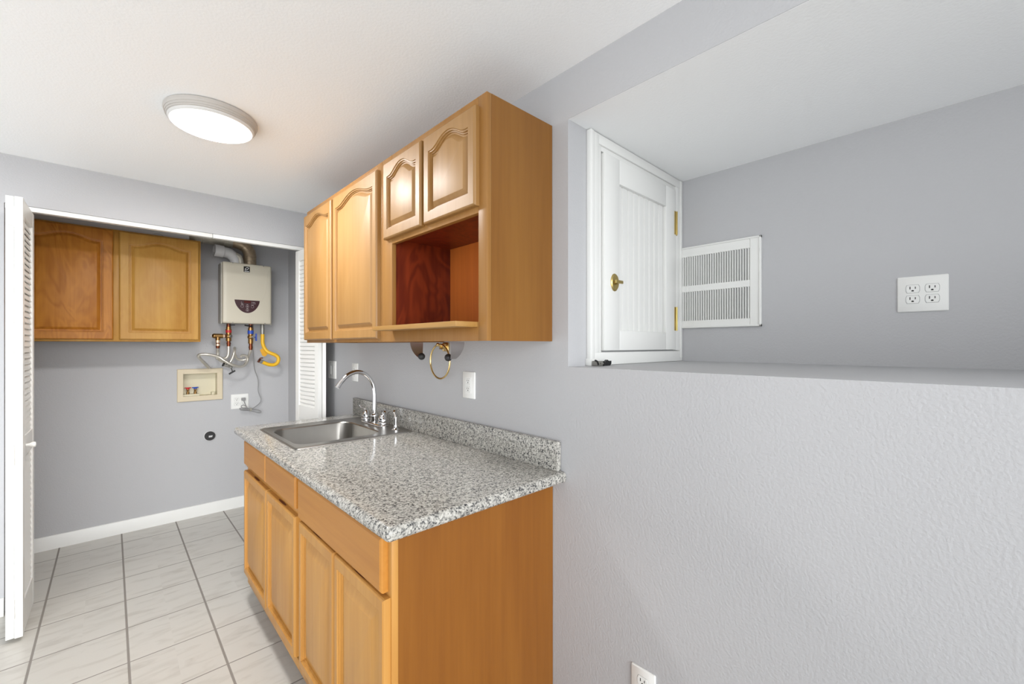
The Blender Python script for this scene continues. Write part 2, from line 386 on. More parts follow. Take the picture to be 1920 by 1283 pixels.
def raised_door(name, m, parent, f, a0, a1, b0, b1, th=.021, side=.052, top=.042, bot=.052, rise=.0, label=None, steps=STEPS):
    mb = MB(); mb.loft(panel_loops(f, a0, a1, b0, b1, th, side, top, bot, rise, steps))
    return mb.build(name, m, parent, sharp=25, label=label)
def slab_front(name, m, parent, f, a0, a1, b0, b1, th=.021, label=None):
    mb = MB()
    lp = [[f(a, b, h) for a, b in rect(a0 + i, a1 - i, b0 + i, b1 - i)] for i, h in ((0, 0), (0, th - .007), (.002, th - .003), (.007, th))]
    mb.loft(lp); return mb.build(name, m, parent, sharp=25, label=label)

XFU = 0.853      # face of the upper cabinets' frames
def on_upper(a, b, h): return (XFU - h, a, b)
def carcass(mb, x0, x1, y0, y1, z0, z1, t=.016, top=True, floor=True, div=None):
    mb.box(x0, x1, y0, y0 + t, z0, z1); mb.box(x0, x1, y1 - t, y1, z0, z1)
    mb.box(x1 - .006, x1, y0 + t, y1 - t, z0, z1)
    if top: mb.box(x0, x1 - .006, y0 + t, y1 - t, z1 - t, z1)
    if floor: mb.box(x0, x1 - .006, y0 + t, y1 - t, z0 + .012, z0 + .012 + t)
    return mb
ZU0, ZU1 = 1.3735, 2.1535
# --- tall pair of upper doors
t = thing('wall_cabinet', 'maple wall cabinet with two tall arched doors above the sink', 'cabinet', (1.0, 2.2, ZU0))
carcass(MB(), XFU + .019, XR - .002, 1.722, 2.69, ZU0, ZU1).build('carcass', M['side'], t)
fr = MB(); fr.box(XFU, XFU + .019, 1.722, 1.762, ZU0, ZU1, .001); fr.box(XFU, XFU + .019, 2.65, 2.69, ZU0, ZU1, .001)
fr.box(XFU, XFU + .019, 1.762, 2.65, ZU1 - .045, ZU1, .001); fr.box(XFU, XFU + .019, 1.762, 2.65, ZU0, ZU0 + .04, .001); fr.box(XFU, XFU + .019, 2.23, 2.265, ZU0 + .04, ZU1 - .045, .001)
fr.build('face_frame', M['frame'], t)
raised_door('door', M['door'], t, on_upper, 1.738, 2.232, 1.389, 2.121, side=.034, top=.027, bot=.042, rise=.036)
raised_door('door', M['door'], t, on_upper, 2.262, 2.682, 1.389, 2.121, side=.032, top=.029, bot=.042, rise=.034)
# --- microwave cabinet
t = thing('microwave_cabinet', 'maple wall cabinet with an open dark-lined cubby under two short arched doors', 'cabinet', (1.0, 1.37, ZU0))
mb = MB(); y0, y1, tt = 1.017, 1.7205, .016
mb.box(XFU + .019, XR - .002, y0, y0 + tt, ZU0, ZU1); mb.box(XFU + .019, XR - .002, y1 - tt, y1, ZU0, ZU1); mb.box(XFU + .019, XR - .01, y0 + tt, y1 - tt, ZU1 - tt, ZU1)
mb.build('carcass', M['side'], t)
fr = MB(); XB = XFU + .019
fr.box(XFU, XB, y0, 1.059, ZU0, ZU1, .001); fr.box(XFU, XB, 1.632, y1, ZU0, ZU1, .001)
fr.box(XFU, XB, 1.059, 1.632, ZU1 - .045, ZU1, .001); fr.box(XFU, XB, 1.059, 1.632, 1.783, 1.822, .001); fr.box(XFU, XB, 1.059, 1.632, ZU0, 1.418, .001)
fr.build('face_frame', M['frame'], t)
ins = MB(); ins.box(XR - .01, XR - .003, y0 + tt, y1 - tt, ZU0 + .01, ZU1 - tt)
ins.build('back_panel', M['shelfside'], t, label='reddish brown back panel of the cubby')
ins = MB(); ins.box(XB, XR - .01, y0 + tt, y1 - tt, 1.806, 1.822); ins.build('cubby_top', M['inner'], t, label='dark underside over the cubby')
for ya, yb in ((1.0335, 1.058), (1.640, y1 - tt - .0005)):
    ins = MB(); ins.box(XB, XR - .01, ya, yb, 1.435, 1.806); ins.build('cubby_side', M['inner'], t, label='dark red-brown figured inner side of the cubby')
sh = MB(); sh.box(0.766, XFU - .0005, 1.062, 1.631, 1.4175, 1.4345, .0015); sh.box(XFU - .0005, XR - .01, 1.0595, 1.6315, 1.4175, 1.4345)
sh.build('shelf', M['doorh'], t, label='thin shelf jutting out below the cubby')
raised_door('door', M['door'], t, on_upper, 1.054, 1.357, 1.803, 2.121, side=.033, bot=.038, top=.026, rise=.035)
raised_door('door', M['door'], t, on_upper, 1.377, 1.674, 1.803, 2.121, side=.033, bot=.038, top=.026, rise=.035)

# --- base cabinets
XFB = 0.529
def on_base(a, b, h): return (XFB - h, a, b)
def base_unit(t, y0, y1, near_panel):
    mb = MB(); x1 = XR - .002; z1 = .8735; tt = .016
    for ya, yb in ((y0, y0 + tt), (y1 - tt, y1)):
        mb.prism([(XFB + .019, .1), (.605, .1), (.605, .001), (x1, .001), (x1, z1), (XFB + .019, z1)], lambda a, b, h: (a, h, b), ya, yb)
    mb.box(x1 - .006, x1, y0 + tt, y1 - tt, .1, z1); mb.box(XFB + .019, x1 - .006, y0 + tt, y1 - tt, .112, .128)
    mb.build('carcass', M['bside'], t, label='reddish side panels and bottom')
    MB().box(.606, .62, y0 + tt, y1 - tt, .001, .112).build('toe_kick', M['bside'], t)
    fr = MB(); xb = XFB + .019
    fr.box(XFB, xb, y0, y0 + .038, .1, z1, .001); fr.box(XFB, xb, y1 - .034, y1, .1, z1, .001)
    fr.box(XFB, xb, y0 + .038, y1 - .034, z1 - .032, z1, .001); fr.box(XFB, xb, y0 + .038, y1 - .034, .69, .728, .001); fr.box(XFB, xb, y0 + .038, y1 - .034, .1, .138, .001)
    fr.build('face_frame', M['base'], t)
def base_door(t, a0, a1):
    d = raised_door('door', M['base'], t, on_base, a0, a1, .163, .702, side=.024, top=.036, bot=.03, rise=0, steps=STEPS_WIDE)
    c = (a0 + a1) / 2; s = MB()      # flat dark patch painted as the shade in a carved finger scoop
    s.loft([[on_base(c + .05 * cos(2 * pi * i / 24), .7015, .007 + .005 * sin(2 * pi * i / 24)) for i in range(24)],
            [on_base(c + .05 * cos(2 * pi * i / 24), .7028, .007 + .005 * sin(2 * pi * i / 24)) for i in range(24)]])
    s.build('finger_pull_shade', M['edge'], d, label='dark patch painted as the shade of a finger scoop in the top edge')
t = thing('base_cabinet', 'maple base cabinet with one wide drawer front over two panelled doors, nearest the camera end', 'cabinet', (.85, 1.37, 0))
t['label'] = 'maple base cabinet with one wide drawer front over two panelled doors, bare side panel showing'
base_unit(t, 1.014, 1.7215, True)
slab_front('drawer_front', M['baseh'], t, on_base, 1.034, 1.7085, .712, .8585)
base_door(t, 1.020, 1.352); base_door(t, 1.364, 1.697)
t = thing('base_cabinet', 'maple base cabinet under the steel sink with two short drawer fronts over two panelled doors', 'cabinet', (.85, 2.16, 0))
base_unit(t, 1.7225, 2.605, False)
slab_front('drawer_front', M['baseh'], t, on_base, 1.744, 2.166, .734, .8585); slab_front('drawer_front', M['baseh'], t, on_base, 2.176, 2.592, .734, .8585)
base_door(t, 1.750, 2.150); base_door(t, 2.164, 2.592)
hg = MB(); hg.cyl((XFB - .006, 2.598, .715), (XFB - .006, 2.598, .745), .004, seg=10); hg.build('hinge', M['steel'], t, label='small bright hinge at the far end')

# --- granite counter
t = thing('countertop', 'speckled grey and white granite countertop with upstand on the base cabinets', 'countertop', (.82, 1.83, .874))
SX0, SX1, SY0, SY1 = .567, 1.128, 1.935, 2.542       # outer edge of the sink rim
mb = MB(); bm = mb.bm
xs = [.484, SX0 + .02, SX1 - .02, XR - .002]; ys = [.952, SY0 + .02, SY1 - .02, 2.716]
vt = [[bm.verts.new((x, y, .914)) for y in ys] for x in xs]; vb = [[bm.verts.new((x, y, .8745)) for y in ys] for x in xs]
for i in range(3):
    for j in range(3):
        if (i, j) == (1, 1): continue
        bm.faces.new((vt[i][j], vt[i + 1][j], vt[i + 1][j + 1], vt[i][j + 1])); bm.faces.new((vb[i][j], vb[i][j + 1], vb[i + 1][j + 1], vb[i + 1][j]))
def wallq(p, q): bm.faces.new((vt[p[0]][p[1]], vt[q[0]][q[1]], vb[q[0]][q[1]], vb[p[0]][p[1]]))
for k in range(3):
    wallq((0, k + 1), (0, k)); wallq((3, k), (3, k + 1)); wallq((k, 0), (k + 1, 0)); wallq((k + 1, 3), (k, 3))
wallq((1, 1), (1, 2)); wallq((1, 2), (2, 2)); wallq((2, 2), (2, 1)); wallq((2, 1), (1, 1))
bmesh.ops.recalc_face_normals(bm, faces=bm.faces)
def outer_edge(e):
    a, b = e.verts[0].co, e.verts[1].co
    for k, v in ((0, xs[0]), (1, ys[0]), (1, ys[3])):
        if abs(a[k] - v) < 1e-6 and abs(b[k] - v) < 1e-6: return True
    return False
es = [e for e in bm.edges if outer_edge(e) and (abs(e.verts[0].co.z - e.verts[1].co.z) < 1e-6 or (abs(e.verts[0].co.x - xs[0]) < 1e-6 and (abs(e.verts[0].co.y - ys[0]) < 1e-6 or abs(e.verts[0].co.y - ys[3]) < 1e-6)))]
es = [e for e in es if not (abs(e.verts[0].co.z - e.verts[1].co.z) > 1e-6 and abs(e.verts[0].co.x - e.verts[1].co.x) > 1e-6)]
bmesh.ops.bevel(bm, geom=es, offset=.0165, segments=5, affect='EDGES', profile=0.5, clamp_overlap=True)
mb.build('slab', M['granite'], t, sharp=50)
MB().box(XR - .022, XR - .002, .976, 2.712, .9145, 1.018, .0015).build('backsplash', M['granite'], t)

# --- sink
t = thing('sink', 'single bowl stainless steel drop-in sink set in the granite', 'sink', (.85, 2.24, .9145))
def rl(x0, x1, y0, y1, r, z): return [(a, b, z) for a, b in rrect(x0, x1, y0, y1, r, 8)]
bx0, bx1, by0, by1 = .603, 1.002, 2.012, 2.462
mb = MB()
mb.loft([rl(SX0, SX1, SY0, SY1, .02, .9142), rl(SX0 + .001, SX1 - .001, SY0 + .001, SY1 - .001, .02, .9185), rl(SX0 + .006, SX1 - .006, SY0 + .006, SY1 - .006, .02, .9205),
         rl(SX0 + .012, SX1 - .012, SY0 + .012, SY1 - .012, .02, .9185), rl(bx0 - .012, bx1 + .012, by0 - .012, by1 + .012, .07, .918),
         rl(bx0 - .004, bx1 + .004, by0 - .004, by1 + .004, .068, .9165), rl(bx0, bx1, by0, by1, .066, .911), rl(bx0 + .006, bx1 - .006, by0 + .006, by1 - .006, .064, .80),
         rl(bx0 + .02, bx1 - .02, by0 + .02, by1 - .02, .06, .776), rl(bx0 + .06, bx1 - .06, by0 + .06, by1 - .06, .05, .771)], cap0=False)
mb.build('basin', M['steel'], t, sharp=30)
MB().lathe([(.0, .0), (.042, .0), (.044, .002), (.038, .004), (.03, .001), (.0, .001)], (.80, 2.24, .7715)).build('drain', M['chrome'], t)

# --- faucet
t = thing('faucet', 'chrome gooseneck kitchen faucet with two lever handles at the back of the sink', 'faucet', (1.072, 2.255, .9185))
fx, fy, fz = 1.072, 2.255, .919
mb = MB(); lp = rrect(fx - .026, fx + .026, fy - .135, fy + .135, .026, 8)
mb.loft([[(a, b, fz) for a, b in lp], [(a, b, fz + .006) for a, b in lp], [(fx + (a - fx) * .85, fy + (b - fy) * .97, fz + .011) for a, b in lp]]); mb.build('deck_plate', M['chrome'], t)
mb = MB(); mb.lathe([(.021, .011), (.023, .018), (.020, .03), (.0235, .045), (.022, .052), (.015, .056), (.012, .06)], (fx, fy, fz))
path = catmull([(fx, fy, fz + .05), (fx, fy, 1.02), (fx, fy, 1.09), (1.061, fy, 1.146), (1.026, fy, 1.194), (.975, fy, 1.214), (.925, fy, 1.2), (.886, fy, 1.164), (.866, fy, 1.135)], 8)
mb.sweep(path, [.0115 if i < len(path) - 9 else .0115 + .002 * (i - len(path) + 9) / 9 for i in range(len(path))], 16)
mb.build('spout', M['chrome'], t)
for s in (-1, 1):
    hy = fy + s * .102; mb = MB()
    mb.lathe([(.027, .009), (.0285, .014), (.0285, .022), (.0255, .026), (.0265, .03), (.025, .04), (.0195, .053), (.0125, .063), (.006, .068), (0, .069)], (fx, hy, fz))
    h = mb.build('handle', M['chrome'], t)
    mb = MB(); mb.sweep(catmull([(fx, hy, fz + .06), (fx - .006, hy + s * .012, fz + .073), (fx - .012, hy + s * .034, fz + .076), (fx - .016, hy + s * .052, fz + .088)], 6), [.006] * 6 + [.005] * 6 + [.0045] * 6 + [.006], 10)
    mb.build('lever', M['chrome'], h)
t = thing('side_sprayer', 'slim chrome side sprayer standing beside the faucet', 'sprayer', (1.072, 2.012, .9185))
mb = MB(); mb.lathe([(.02, 0), (.02, .004), (.012, .01), (.0085, .018), (.010, .04), (.011, .055)], (1.072, 2.012, .9187)); mb.build('base', M['chrome'], t)
mb = MB(); mb.sweep(catmull([(1.072, 2.012, .97), (1.071, 2.011, .99), (1.066, 2.006, 1.005), (1.056, 1.998, 1.022)], 6), [.010] * 6 + [.008] * 6 + [.006] * 7, 12); mb.build('spray_head', M['chrome'], t)

# --- paper towel holder under the microwave cabinet
t = thing('paper_towel_holder', 'empty two-arm paper towel holder hanging under the wall cabinet', 'paper towel holder', (1.0, 1.52, ZU0))
for yc, s in ((1.683, -1), (1.372, 1)):
    n = 10; mb = MB(); loops = []
    for i in range(n + 1):
        q = i / n; ang = q * radians(62)
        y = yc + s * .06 * (1 - cos(ang)); z = ZU0 - .001 - .068 * sin(ang) / sin(radians(62)); hw = .033 * (1 - .62 * q ** 1.6)
        ny, nz = -s * cos(ang) * .001, -sin(ang) * .001
        loops.append([(1.0 - hw, y - ny, z - nz), (1.0 + hw, y - ny, z - nz), (1.0 + hw, y + ny, z + nz), (1.0 - hw, y + ny, z + nz)])
    mb.loft(loops); a = mb.build('arm', M['brush'], t)
    MB().ball((1.0 - (.006 if s > 0 else 0), yc + s * (.056 if s > 0 else .042), ZU0 - .064), .0155).build('knob', M['black'], t, label='round black end knob')
# --- towel ring
t = thing('towel_ring', 'brass towel ring hanging on the wall under the wall cabinet', 'towel ring', (XR, 1.69, 1.35))
mb = MB(); mb.prism(rrect(1.662, 1.712, 1.330, 1.376 - .004, .005, 3), on_right, .0005, .008, .003)
mb.prism(rrect(1.672, 1.702, 1.340, 1.366, .004, 3), on_right, .008, .03); mb.cyl((XR - .03, 1.687, 1.355), (XR - .058, 1.672, 1.362), .008, .006, 14); mb.ball((XR - .058, 1.671, 1.362), .0085)
mb.build('post', M['brass'], t)
MB().torus((XR - .058, 1.655, 1.284), .079, .0042, (0, 1, 0), (0, 0, 1)).build('ring', M['brass'], t)

# ------------------------------------------------------------------ wall plates
def oval(a, b, w, h, n=28, p=3.2):
    return [(a + w / 2 * math.copysign(abs(cos(q)) ** (2 / p), cos(q)), b + h / 2 * math.copysign(abs(sin(q)) ** (2 / p), sin(q))) for q in [2 * pi * i / n for i in range(n)]]
def socket(parent, f, a, b, s=1.0, flip=1, tall=False, h0=.006):
    w, h = .034 * s, .027 * s
    mb = MB(); sh = [(a + x * .5 * w * 1, b + y * .5 * h) for x, y in ((1, .45), (.82, 1), (-.82, 1), (-1, .45), (-1, -.45), (-.82, -1), (.82, -1), (1, -.45))]
    mb.prism(sh if not tall else rect(a - .0165 * s, a + .0165 * s, b - .016 * s, b + .016 * s), f, h0 - .001, h0 + .0016, .0008)
    r = mb.build('receptacle', M['plate'], parent)
    if not tall:
        g = MB(); g.prism([(a + (p - a) * 1.055, b + (q - b) * 1.055) for p, q in sh], f, h0 - .001, h0 + .00025); g.build('gap', M['cord'], r, label='thin grey gap round the receptacle')
    mb = MB(); e = h0 + .0017
    mb.prism(rect(a + flip * .0066 * s - .0012 * s, a + flip * .0066 * s + .0012 * s, b - .001, b + .0082 * s), f, e - .001, e + .0003)
    mb.prism(rect(a - flip * .0066 * s - .0011 * s, a - flip * .0066 * s + .0011 * s, b, b + .0072 * s), f, e - .001, e + .0003)
    mb.prism([(a + .0034 * s * cos(q), b - .0068 * s + .0030 * s * max(sin(q), -.6)) for q in [2 * pi * i / 14 for i in range(14)]], f, e - .001, e + .0003)
    mb.build('slots', M['slot'], r, label='dark slots')
    return r
def plate(t, f, a0, a1, b0, b1):
    MB().prism(rrect(a0, a1, b0, b1, .004, 3), f, .0004, .006, .0025).build('plate', M['plate'], t)
def insert(t, f, a0, a1, b0, b1, name='insert', h=.0072):
    return MB().prism(rect(a0, a1, b0, b1), f, .005, h, .0008).build(name, M['plate'], t)

t = thing('wall_outlet', 'white rectangular wall outlet under the wall cabinet beside the brass ring', 'outlet', on_right(1.507, 1.182, 0))
plate(t, on_right, 1.4635, 1.551, 1.122, 1.241); insert(t, on_right, 1.488, 1.527, 1.146, 1.217)
for b in (1.199, 1.164): socket(t, on_right, 1.5075, b, .85, h0=.007)
t = thing('light_switch', 'white dimmer switch plate on the wall beyond the faucet', 'switch', on_right(3.114, 1.182, 0))
plate(t, on_right, 3.046, 3.182, 1.119, 1.245); ins = insert(t, on_right, 3.085, 3.145, 1.138, 1.226, 'paddle')
MB().prism(rect(3.122, 3.132, 1.15, 1.21), on_right, .007, .0105, .001).build('slider', M['plate'], t)
MB().prism(rect(3.128, 3.142, 1.142, 1.146), on_right, .007, .0078).build('indicator', M['cord'], t, label='small grey indicator')
t = thing('wall_outlet', 'white wall outlet plate seen behind the faucet arc', 'outlet', on_right(2.722, 1.182, 0))
plate(t, on_right, 2.678, 2.766, 1.123, 1.241); insert(t, on_right, 2.703, 2.741, 1.147, 1.217)
for b in (1.2, 1.164): socket(t, on_right, 2.722, b, .85, h0=.007)
t = thing('wall_outlet', 'white wall outlet low on the bare grey wall under the recess', 'outlet', on_right(.655, .33, 0))
plate(t, on_right, .6155, .6945, .272, .389)
for b in (.352, .309): socket(t, on_right, .655, b, 1.0)
t = thing('wall_outlet', 'white four-socket outlet plate on the recess wall', 'outlet', on_niche(.091, 1.535, 0))
plate(t, on_niche, .028, .1545, 1.4745, 1.596)
for a in (.067, .115):
    for b in (1.553, 1.517): socket(t, on_niche, a, b, 1.0, flip=1)
t = thing('wall_outlet', 'white four-socket outlet plate on the closet wall with a grey plug in it', 'outlet', on_closet(.788, .887, 0))
plate(t, on_closet, .725, .851, .826, .948)
for a in (.765, .811):
    for b in (.905, .868): socket(t, on_closet, a, b, 1.0)

# ------------------------------------------------------------------ access door in the recess
def on_door(a, b, h): return (a, YD - h, b)
ca = MB()
ca.box(1.267, 1.290, YD - .022, YD - .0005, 1.3, 2.149, .003); ca.box(1.290, 1.324, YD - .018, YD - .0005, 1.3, 2.149, .002); ca.box(1.324, 1.346, YD - .012, YD - .0005, 1.3, 2.149, .003)
ca.box(1.290, 1.985, YD - .0175, YD - .0005, 2.112, 2.149, .002); ca.box(1.346, 1.945, YD - .0115, YD - .0005, 2.093, 2.112, .002)
ca.box(1.945, 1.985, YD - .0175, YD - .0005, 1.335, 2.112, .002); ca.box(1.985, 2.009, YD - .020, YD - .0005, 1.3, 2.149, .003)
ca.box(1.296, 2.009, YD - .0185, YD - .0005, 1.2845, 1.333, .003); ca.box(1.262, 1.296, YD - .026, YD - .0005, 1.2845, 1.31, .002)
struct('trim_2', ca, M['trim'], 'white stepped casing around the small recess door', 'trim')
t = thing('door_3', 'small white beadboard access door in the end of the recess', 'door', (1.64, YD, 1.34), kind='structure')
d = MB(); a0, a1, b0, b1 = 1.350, 1.932, 1.339, 2.087; p0, p1, q0, q1 = 1.452, 1.835, 1.418, 1.992
h0, h1 = .0005, .024
d.box(a0, p0, YD - h1, YD - h0, b0, b1, .002); d.box(p1, a1, YD - h1, YD - h0, b0, b1, .002)
d.box(p0 - .001, p1 + .001, YD - h1 + .0003, YD - h0, q1, b1, .002); d.box(p0 - .001, p1 + .001, YD - h1 + .0003, YD - h0, b0, q0, .002)
d.build('door_frame', M['trim'], t)
bd = MB(); n = 9; wv = (p1 - p0) / n
for i in range(n):
    x = p0 + i * wv
    bd.loft([[(x + u, YD - hh, z) for u, hh in ((0, .0005), (0, .004), (.003, .010), (wv - .008, .010), (wv - .007, .0075), (wv - .003, .0075), (wv - .001, .006), (wv, .004), (wv, .0005))] for z in (q0 - .001, q1 + .001)])
bd.build('beadboard', M['trim'], t, sharp=30)
k = MB(); k.prism([(1.415 + .026 * cos(q), 1.602 + .034 * sin(q)) for q in [2 * pi * i / 32 for i in range(32)]], on_door, .024, .03, .004)
k = k.build('knob', M['abrass'], t, label='oval brass turn knob')
kk = MB(); kk.cyl((1.415, YD - .03, 1.602), (1.415, YD - .042, 1.602), .008, .007, 16); kk.box(1.392, 1.438, YD - .05, YD - .041, 1.596, 1.608, .002); kk.build('thumb_turn', M['abrass'], k)
for z0, z1 in ((1.878, 1.987), (1.428, 1.538)):
    h = MB(); h.box(1.914, 1.9335, YD - .0262, YD - .0238, z0, z1, .0005); h.box(1.934, 1.952, YD - .0205, YD - .0165, z0, z1, .0005); h.cyl((1.933, YD - .0265, z0), (1.933, YD - .0265, z1), .0045, seg=12)
    h.build('hinge', M['abrass'], t, label='aged brass hinge')
# small catch left on the ledge at the foot of the casing
t = thing('roller_catch', 'small grey and black metal catch at the foot of the recess door casing', 'catch', (1.285, .9, 1.284))
c_ = MB(); c_.box(1.262, 1.29, .886, .916, 1.2845, 1.303, .003); c_.cyl((1.268, .884, 1.294), (1.284, .884, 1.294), .004, seg=10); c_.build('block', M['greyf'], t)
c_ = MB(); c_.sweep(catmull([(1.258, .884, 1.289), (1.258, .89, 1.302), (1.259, .9, 1.305)], 4), .003, 8); c_.build('spring', M['blacksh'], t, label='thin black spring end')
MB().box(1.2905, 1.2985, .884, .914, 1.2845, 1.302, .002).build('plate', M['blacksh'], t, label='black end plate')
c_ = MB()
c_.prism([(1.302, 1.2845), (1.345, 1.2845), (1.352, 1.292), (1.352, 1.302), (1.343, 1.298), (1.328, 1.306), (1.316, 1.3), (1.306, 1.29)], lambda a, b, h: (a, h, b), .893, .904)
c_.build('lever', M['blacksh'], t, label='black lever')

# ------------------------------------------------------------------ return-air grille
t = thing('air_grille', 'white wall grille with two rows of upright louvers on the recess wall', 'grille', on_niche(.766, 1.63, 0))
g0, g1, z0, z1 = .586, .9445, 1.4445, 1.8225
fr = MB()
fr.prism(rect(g0, g0 + .041, z0, z1), on_niche, .0005, .011, .003); fr.prism(rect(.924, g1, z0, z1), on_niche, .0005, .011, .002)
for b0, b1 in ((z0, 1.476), (1.613, 1.642), (1.780, z1)): fr.prism(rect(g0 + .041, .924, b0, b1), on_niche, .0005, .0105, .001)
fr.build('frame', M['trim'], t)
rim = MB(); rim.prism(rect(g0 - .004, g0 + .004, z0 - .004, z1 + .004), on_niche, .0005, .016, .002); rim.prism(rect(g0 - .004, g1, z1 - .004, z1 + .004), on_niche, .0005, .016, .002); rim.prism(rect(g0 - .004, g1, z0 - .004, z0 + .004), on_niche, .0005, .016, .002)
rim.build('rim', M['trim'], t)
MB().prism(rect(g0 + .03, .93, 1.47, 1.785), on_niche, .0003, .001).build('dark_backing', M['ductin'], t, label='flat grey sheet painted as the dim duct opening')  # dark sheet flat on the wall, painted shade between the louvers
for b0, b1 in ((1.475, 1.614), (1.641, 1.781)):
    lv = MB(); n = 28; p = (.924 - .627) / n
    for i in range(n):
        a = .627 + p * (i + .5)
        lv.prism([(a - .0034, .0016), (a - .0020, .0014), (a + .0026, .0098), (a + .0008, .0102)], lambda u, v, h: (XN - v, u, h), b0, b1)
    lv.build('louvers', M['trim'], t)

# ------------------------------------------------------------------ folding louver doors
def fold_panel(t, p, q, ztop=2.04, zbot=.02, th=.026, side=1):
    """one louvered leaf from p to q; side: which way the thickness goes"""
    p, q = Vector((*p, 0)), Vector((*q, 0)); e = (q - p); W = e.length; e.normalize(); n = Vector((-e.y, e.x, 0)) * side
    def f(a, b, h):
        v = p + e * a + n * h; return (v.x, v.y, b)
    st = .052; mb = MB()
    for a0, a1 in ((0, st), (W - st, W)): mb.prism(rect(a0, a1, zbot, ztop), f, 0, th, .0015)
    for b0, b1 in ((zbot, .165), (.835, .93), (1.965, ztop)): mb.prism(rect(st - .001, W - st + .001, b0, b1), f, .0008, th - .0008)
    pan = mb.build('panel', M['trim'], t)
    sl = MB(); pitch = .0285
    for b0, b1 in ((.165, .835), (.93, 1.965)):
        k = int((b1 - b0) / pitch)
        for i in range(k):
            z = b0 + (i + .5) * (b1 - b0) / k
            lo = [(.004, -.0220), (.009, -.0230), (th - .004, .0200), (th - .009, .0220)]
            sl.loft([[f(a, z + dz, h) for h, dz in lo] for a in (st - .001, W - st + .001)])
    sl.build('louvers', M['trim'], pan)
    return pan, f, W
def fold_hinge(t, p, ex, zc):
    """plain butt hinge across the two leaf edges, facing the room"""
    mb = MB(); x, y = p
    mb.box(x - .022, x - .002, y - .0016, y - .0002, zc - .038, zc + .03, .0004); mb.box(x + .002, x + .022, y - .0016, y - .0002, zc - .03, zc + .038, .0004)
    mb.cyl((x, y - .003, zc - .045), (x, y - .003, zc + .045), .0035, seg=10); mb.build('hinge', M['trim'], t)
t = thing('door_1', 'folded white louvered closet door at the left of the opening', 'door', (-.33, 3.15, 0), kind='structure')
t['label'] = 'folded white louvered closet door whose hinged edge faces the room, by the tiled floor'
fold_panel(t, (-.2945, 2.965), (-.292, 3.335), side=1)
fold_panel(t, (-.3475, 2.972), (-.362, 3.305), side=-1)
for z in (1.945, .855, .155): fold_hinge(t, (-.3215, 2.9655), 0, z)
kb = MB(); kb.lathe([(.007, 0), (.007, .012), (.011, .018), (.0135, .026), (.011, .032), (0, .034)], (-.2935, 3.05, .885), (1, 0, 0), 20); kb.build('knob', M['trim'], t)
t = thing('door_2', 'folded white louvered closet door beyond the sink, by the wall with the dimmer', 'door', (1.05, 3.15, 0), kind='structure')
fold_panel(t, (1.012, 2.968), (.978, 3.33), side=-1)
fold_panel(t, (1.066, 2.975), (1.135, 3.325), side=1)

# ------------------------------------------------------------------ ceiling lamp
LC = (.312, 2.1735)
t = thing('ceiling_light', 'round white glowing ceiling light with a grey stepped rim', 'lamp', (LC[0], LC[1], ZC))
mb = MB(); mb.lathe([(.150, -.0005), (.1635, -.002), (.1645, -.012), (.161, -.019), (.1595, -.019), (.158, -.028), (.156, -.028), (.1545, -.034), (.150, -.036), (.148, -.02)], (*LC, ZC), (0, 0, 1), 72); mb.build('rim', M['lampring'], t)
mb = MB(); mb.lathe([(.1505, -.030), (.151, -.038), (.146, -.045), (.132, -.0505), (.1, -.0545), (.05, -.0565), (0, -.057)], (*LC, ZC), (0, 0, 1), 72); mb.build('diffuser', M['lamp'], t, sharp=80)

# ------------------------------------------------------------------ closet cabinet
YF = 3.83
def on_ccab(a, b, h): return (a, YF - h, b)
t = thing('closet_cabinet', 'maple wall cabinet with two arched doors inside the utility closet', 'cabinet', (.03, 4.0, 1.385))
mb = MB(); x0, x1 = -.42, .478; zc0, zc1 = 1.384, 2.121
mb.box(x0, x0 + .016, YF + .019, YC - .002, zc0, zc1); mb.box(x1 - .016, x1, YF + .019, YC - .002, zc0, zc1); mb.box(x0 + .016, x1 - .016, YC - .008, YC - .002, zc0, zc1)
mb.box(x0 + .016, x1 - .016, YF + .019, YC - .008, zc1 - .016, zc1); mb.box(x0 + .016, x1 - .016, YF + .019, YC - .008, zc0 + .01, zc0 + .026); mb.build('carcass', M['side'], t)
fr = MB(); fr.box(x0, x0 + .04, YF, YF + .019, zc0, zc1, .001); fr.box(x1 - .04, x1, YF, YF + .019, zc0, zc1, .001); fr.box(.003, .052, YF, YF + .019, zc0, zc1, .001)
for za, zb in ((zc0, zc0 + .04), (zc1 - .04, zc1)): fr.box(x0 + .04, .003, YF, YF + .019, za, zb, .001); fr.box(.052, x1 - .04, YF, YF + .019, za, zb, .001)
fr.build('face_frame', M['closet'], t)
raised_door('door', M['closet'], t, on_ccab, .040, .4665, 1.397, 2.112, side=.046, bot=.046, rise=.032, top=.041)
raised_door('door', M['closet_fig'], t, on_ccab, -.404, .011, 1.397, 2.112, side=.046, bot=.046, rise=.032, top=.041, label='browner door with strongly figured grain')
# wire loop showing over the cabinet top
mb = MB(); mb.sweep(catmull([(.203, 3.856, 2.1225), (.220, 3.857, 2.134), (.236, 3.857, 2.14), (.254, 3.857, 2.136), (.270, 3.856, 2.1225)], 5), .0012, 6)
tag(mb.build('wire', M['cord']), 'thin grey wire looping up over the closet cabinet top', 'wire')

